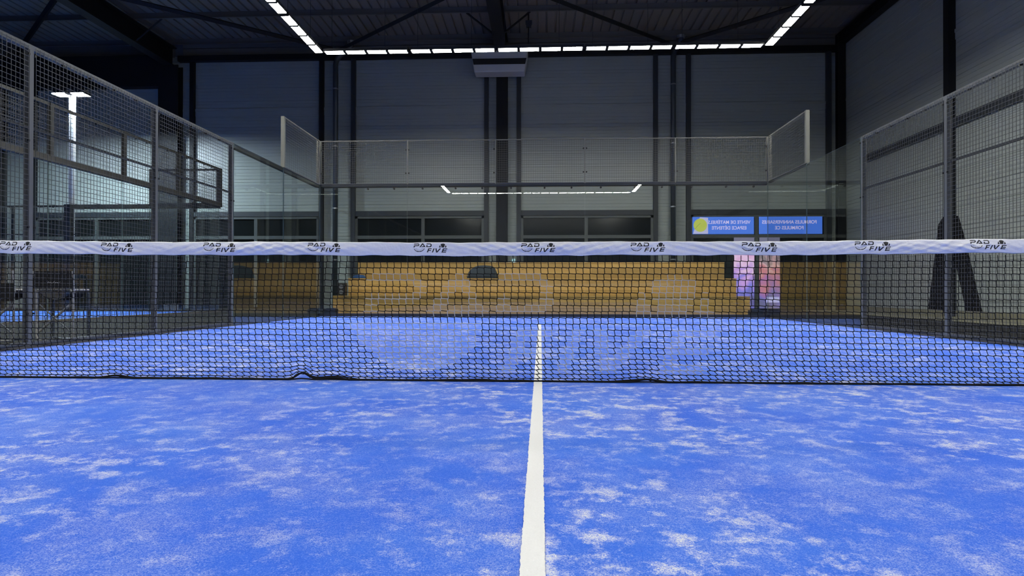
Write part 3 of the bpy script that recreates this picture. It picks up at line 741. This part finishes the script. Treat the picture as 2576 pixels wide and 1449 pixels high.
for q, (rr, yy, zz, ph) in enumerate(((0.0060, -0.014, -0.001, 0), (0.0045, -0.022, -0.007, 1.3), (0.0045, -0.006, 0.004, 2.6))):
    pts = []; x = -XE
    while x <= XE:
        zc = hem(x) + zz + ZT * sin(11 * x + ph) + 0.0015 * sin(29 * x + 2 * ph)
        if q == 1: zc = 0.0155 + (hem(x) - 0.012) * 0.15
        pts.append((x, yy + 0.004 * sin(6 * x + ph), max(zc, 0.0155))); x += 0.02
    MB().tube(pts, rr, 6).build('hem_cord', 'net', net, smooth=True)
for sx in (-1, 1):
    pp = MB().box(sx * 4.93, sx * 4.97, -0.03, 0.03, 0.0, 0.95).build('net_post', 'cage_dark', net)

# ================================================================== TIMBER SEATING
sg = thing('stepped_seating', 'three step pine board seating behind the back glass wall', 'seating', (0, 12.8, 0))
tiers = [(11.95, -5.36, 5.27, 0.0, 0.465), (12.75, -5.21, 5.18, 0.465, 0.935), (13.55, -5.18, 5.10, 0.935, 1.40)]
_bd = {}
def board(x0, x1, y0, y1, z0, z1):
    key = (round(x1 - x0, 3), round(y1 - y0, 3), round(z1 - z0, 3))
    if key not in _bd:
        o = MB().box(0, x1 - x0, 0, y1 - y0, 0, z1 - z0).build('board', 'wood', sg, origin=(0, 0, 0), bevel=0.003); _bd[key] = o
    else:
        o = piece(_bd[key], 'board', sg, (0, 0, 0)); b = o.modifiers.new('bevel', 'BEVEL'); b.width = 0.003; b.segments = 2
    o.location = Vector((x0, y0, z0)) - sg.location
for ti, (y, xa, xb, z0, z1) in enumerate(tiers):
    for k in range(3):
        za = z0 + (z1 - 0.028 - z0) * k / 3; zb = z0 + (z1 - 0.028 - z0) * (k + 1) / 3
        cuts = [xa, xa + (xb - xa) * (0.31, 0.64, 0.48)[(k + ti) % 3], xb] if k != 1 else [xa, xa + (xb - xa) * 0.2, xa + (xb - xa) * 0.645, xb]
        for a, b_ in zip(cuts[:-1], cuts[1:]):
            board(a + 0.002, b_ - 0.002, y, y + 0.022, za + 0.003, zb - 0.002)
    for k in range(5):
        ya = y - 0.012 + 0.163 * k
        for a, b_ in ((xa, xa + (xb - xa) * 0.52), (xa + (xb - xa) * 0.52, xb)):
            board(a + 0.002, b_ - 0.002, ya, ya + 0.158, z1 - 0.026, z1)
    MB().box(xa + 0.02, xa + 0.05, y + 0.03, y + 0.78, z0 if ti == 0 else 0, z1 - 0.03).box(xb - 0.05, xb - 0.02, y + 0.03, y + 0.78, 0, z1 - 0.03).build('side_panel', 'wood', sg)
# bean bag
def lathe_dome(cx_, cy_, z0, rx, ry, hh, name, m_, parent, lean=0.0):
    mb = MB(); vs = []; fs = []; nu, nv = 28, 10
    for j in range(nv):
        a = j / nv * PI / 2
        rr = cos(a) ** 0.55; zz = sin(a) ** 1.25
        for i in range(nu):
            p_ = 2 * PI * i / nu; wob = 1 + 0.03 * sin(3 * p_ + j)
            vs.append((cx_ + rx * rr * cos(p_) * wob + lean * zz, cy_ + ry * rr * sin(p_) * wob, z0 + hh * zz))
    vs.append((cx_ + lean, cy_, z0 + hh * 1.02))
    for j in range(nv - 1):
        for i in range(nu): fs.append((j * nu + i, j * nu + (i + 1) % nu, (j + 1) * nu + (i + 1) % nu, (j + 1) * nu + i))
    for i in range(nu): fs.append(((nv - 1) * nu + i, (nv - 1) * nu + (i + 1) % nu, nv * nu))
    fs.append(tuple(range(nu))[::-1])
    return mb.add(vs, fs).build(name, m_, parent, smooth=True)
bb = thing('bean_bag', 'dark slate bean bag slumped on the middle step of the wooden seating', 'bean bag', (-1.60, 13.1, 0.936))
lathe_dome(-1.60, 13.13, 0.936, 0.43, 0.34, 0.36, 'cushion', 'bag', bb, 0.06)
MB().tube([(-1.60 + 0.43 * cos(a * PI / 14), 13.13 - 0.345 * sin(a * PI / 14), 1.0) for a in range(15)], 0.008, 6).build('seam', 'bag', bb)
fb = lathe_dome(-4.98, 12.95, 0.936, 0.19, 0.13, 0.10, 'folded_cloth', 'bluefab', None, 0.02)
tag(fb, 'small dark blue folded cloth at the left end of the middle step', 'cloth')
sp_ = thing('speaker_box', 'small black speaker box at the left end of the lowest step', 'speaker', (-5.2, 12.3, 0.466))
MB().box(-5.33, -5.12, 12.2, 12.4, 0.466, 0.80).build('cabinet', 'black', sp_, bevel=0.01)
for z in (0.56, 0.70): MB().tube([(-5.225, 12.199, z), (-5.225, 12.188, z)], 0.055, 16).build('driver', 'zinc2', sp_)

# ================================================================== BLACK LETTER PANEL ON THE RIGHT WALL
XA = XR - 0.031
poly = [(12.15, 0.155), (11.74, 2.24), (11.56, 2.40), (11.05, 2.36), (10.84, 1.85), (10.28, 0.155), (10.77, 0.155), (11.10, 1.20), (11.46, 0.155)]
tag(MB().prism(poly, lambda a, b_, d: (d, a, b_), XA - 0.03, XA).build('wall_panel', 'letter', origin=(XA, 10.9, 0.155)), 'large black A shaped panel on the right wall behind the column', 'wall panel')

# ================================================================== CHAIRS, WHITE BOX
def chair(label, loc):
    x, y, z = loc
    c_ = thing('folding_chair', label, 'chair', (x, y, 0), 'folding chairs behind the left fence')
    w_, d_ = 0.215, 0.12
    def loop(yy, zt, name):
        pts = []; r = 0.05
        for (cx_, cz_, a0) in ((w_ - r, zt - r, 0), (-w_ + r, zt - r, 90), (-w_ + r, 0.012 + r, 180), (w_ - r, 0.012 + r, 270)):
            for k in range(5): a = math.radians(a0 + 90 * k / 4); pts.append((x + cx_ + r * cos(a), y + yy, cz_ + r * sin(a)))
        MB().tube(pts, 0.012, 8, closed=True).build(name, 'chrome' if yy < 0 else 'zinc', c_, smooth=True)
    loop(-d_, 0.585, 'front_frame'); loop(d_, 0.585, 'rear_frame')
    for sx in (-1, 1):
        MB().tube([(x + sx * (w_ + 0.012), y - d_, 0.55), (x + sx * (w_ + 0.015), y - d_ - 0.03, 0.80)], 0.011, 8).build('back_upright', 'chrome', c_)
        MB().tube([(x + sx * w_, y - d_, 0.585), (x + sx * w_, y + d_, 0.585)], 0.011, 8).build('side_rail', 'chrome', c_)
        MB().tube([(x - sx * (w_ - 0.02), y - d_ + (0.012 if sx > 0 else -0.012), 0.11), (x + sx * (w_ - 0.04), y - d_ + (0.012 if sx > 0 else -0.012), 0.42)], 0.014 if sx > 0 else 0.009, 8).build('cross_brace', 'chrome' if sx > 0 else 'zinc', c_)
    mb = MB(); vs = []; N = 8
    for i in range(N + 1):
        a = i / N; xx = x - w_ - 0.02 + (2 * w_ + 0.04) * a; yy = y - d_ - 0.03 - 0.03 * sin(PI * a)
        vs += [(xx, yy, 0.60), (xx, yy, 0.80)]
    mb.add(vs, [(2 * i, 2 * i + 2, 2 * i + 3, 2 * i + 1) for i in range(N)])
    o = mb.build('backrest', 'fabric', c_); sm = o.modifiers.new('s', 'SOLIDIFY'); sm.thickness = 0.012
    mb = MB()
    for k in range(7):
        xx = x - 0.03 + k * 0.022
        mb.tube([(xx, y - d_ - 0.072, 0.665 + 0.004 * (k % 2)), (xx + 0.013, y - d_ - 0.070, 0.672 - 0.006 * (k % 3 - 1))], 0.0025, 4)
    tag(mb.build('script_mark', 'pole', o), 'small pale unreadable script')
    mb = MB(); vs = []
    for i in range(N + 1):
        a = i / N; xx = x - w_ + 0.015 + (2 * w_ - 0.03) * a; zz = 0.575 - 0.10 * sin(PI * a) ** 0.7 * 1.0
        vs += [(xx, y - d_ + 0.005, zz), (xx, y + d_ - 0.005, zz)]
    mb.add(vs, [(2 * i, 2 * i + 2, 2 * i + 3, 2 * i + 1) for i in range(N)])
    o = mb.build('seat', 'fabric', c_); sm = o.modifiers.new('s', 'SOLIDIFY'); sm.thickness = 0.01
    return c_
c1 = chair('folding chair with silver tube frame and black canvas back marked with pale script', (-5.53, 3.08, 0))
c2 = copy_tree(c1); c2.location = (-6.12, 2.95, 0)
c2['label'] = 'folding chair at the picture edge, left of the chair with the marked back'
for ch in c2.children:
    if ch.name.startswith('backrest'): ch.location.z -= 0.14
tag(MB().box(-10.85, -10.55, 13.55, 13.75, 0, 0.20).box(-10.87, -10.53, 13.53, 13.77, 0.17, 0.20).build('storage_box', 'white', origin=(-10.7, 13.65, 0)), 'small white box on the floor beyond the neighbouring court', 'box')
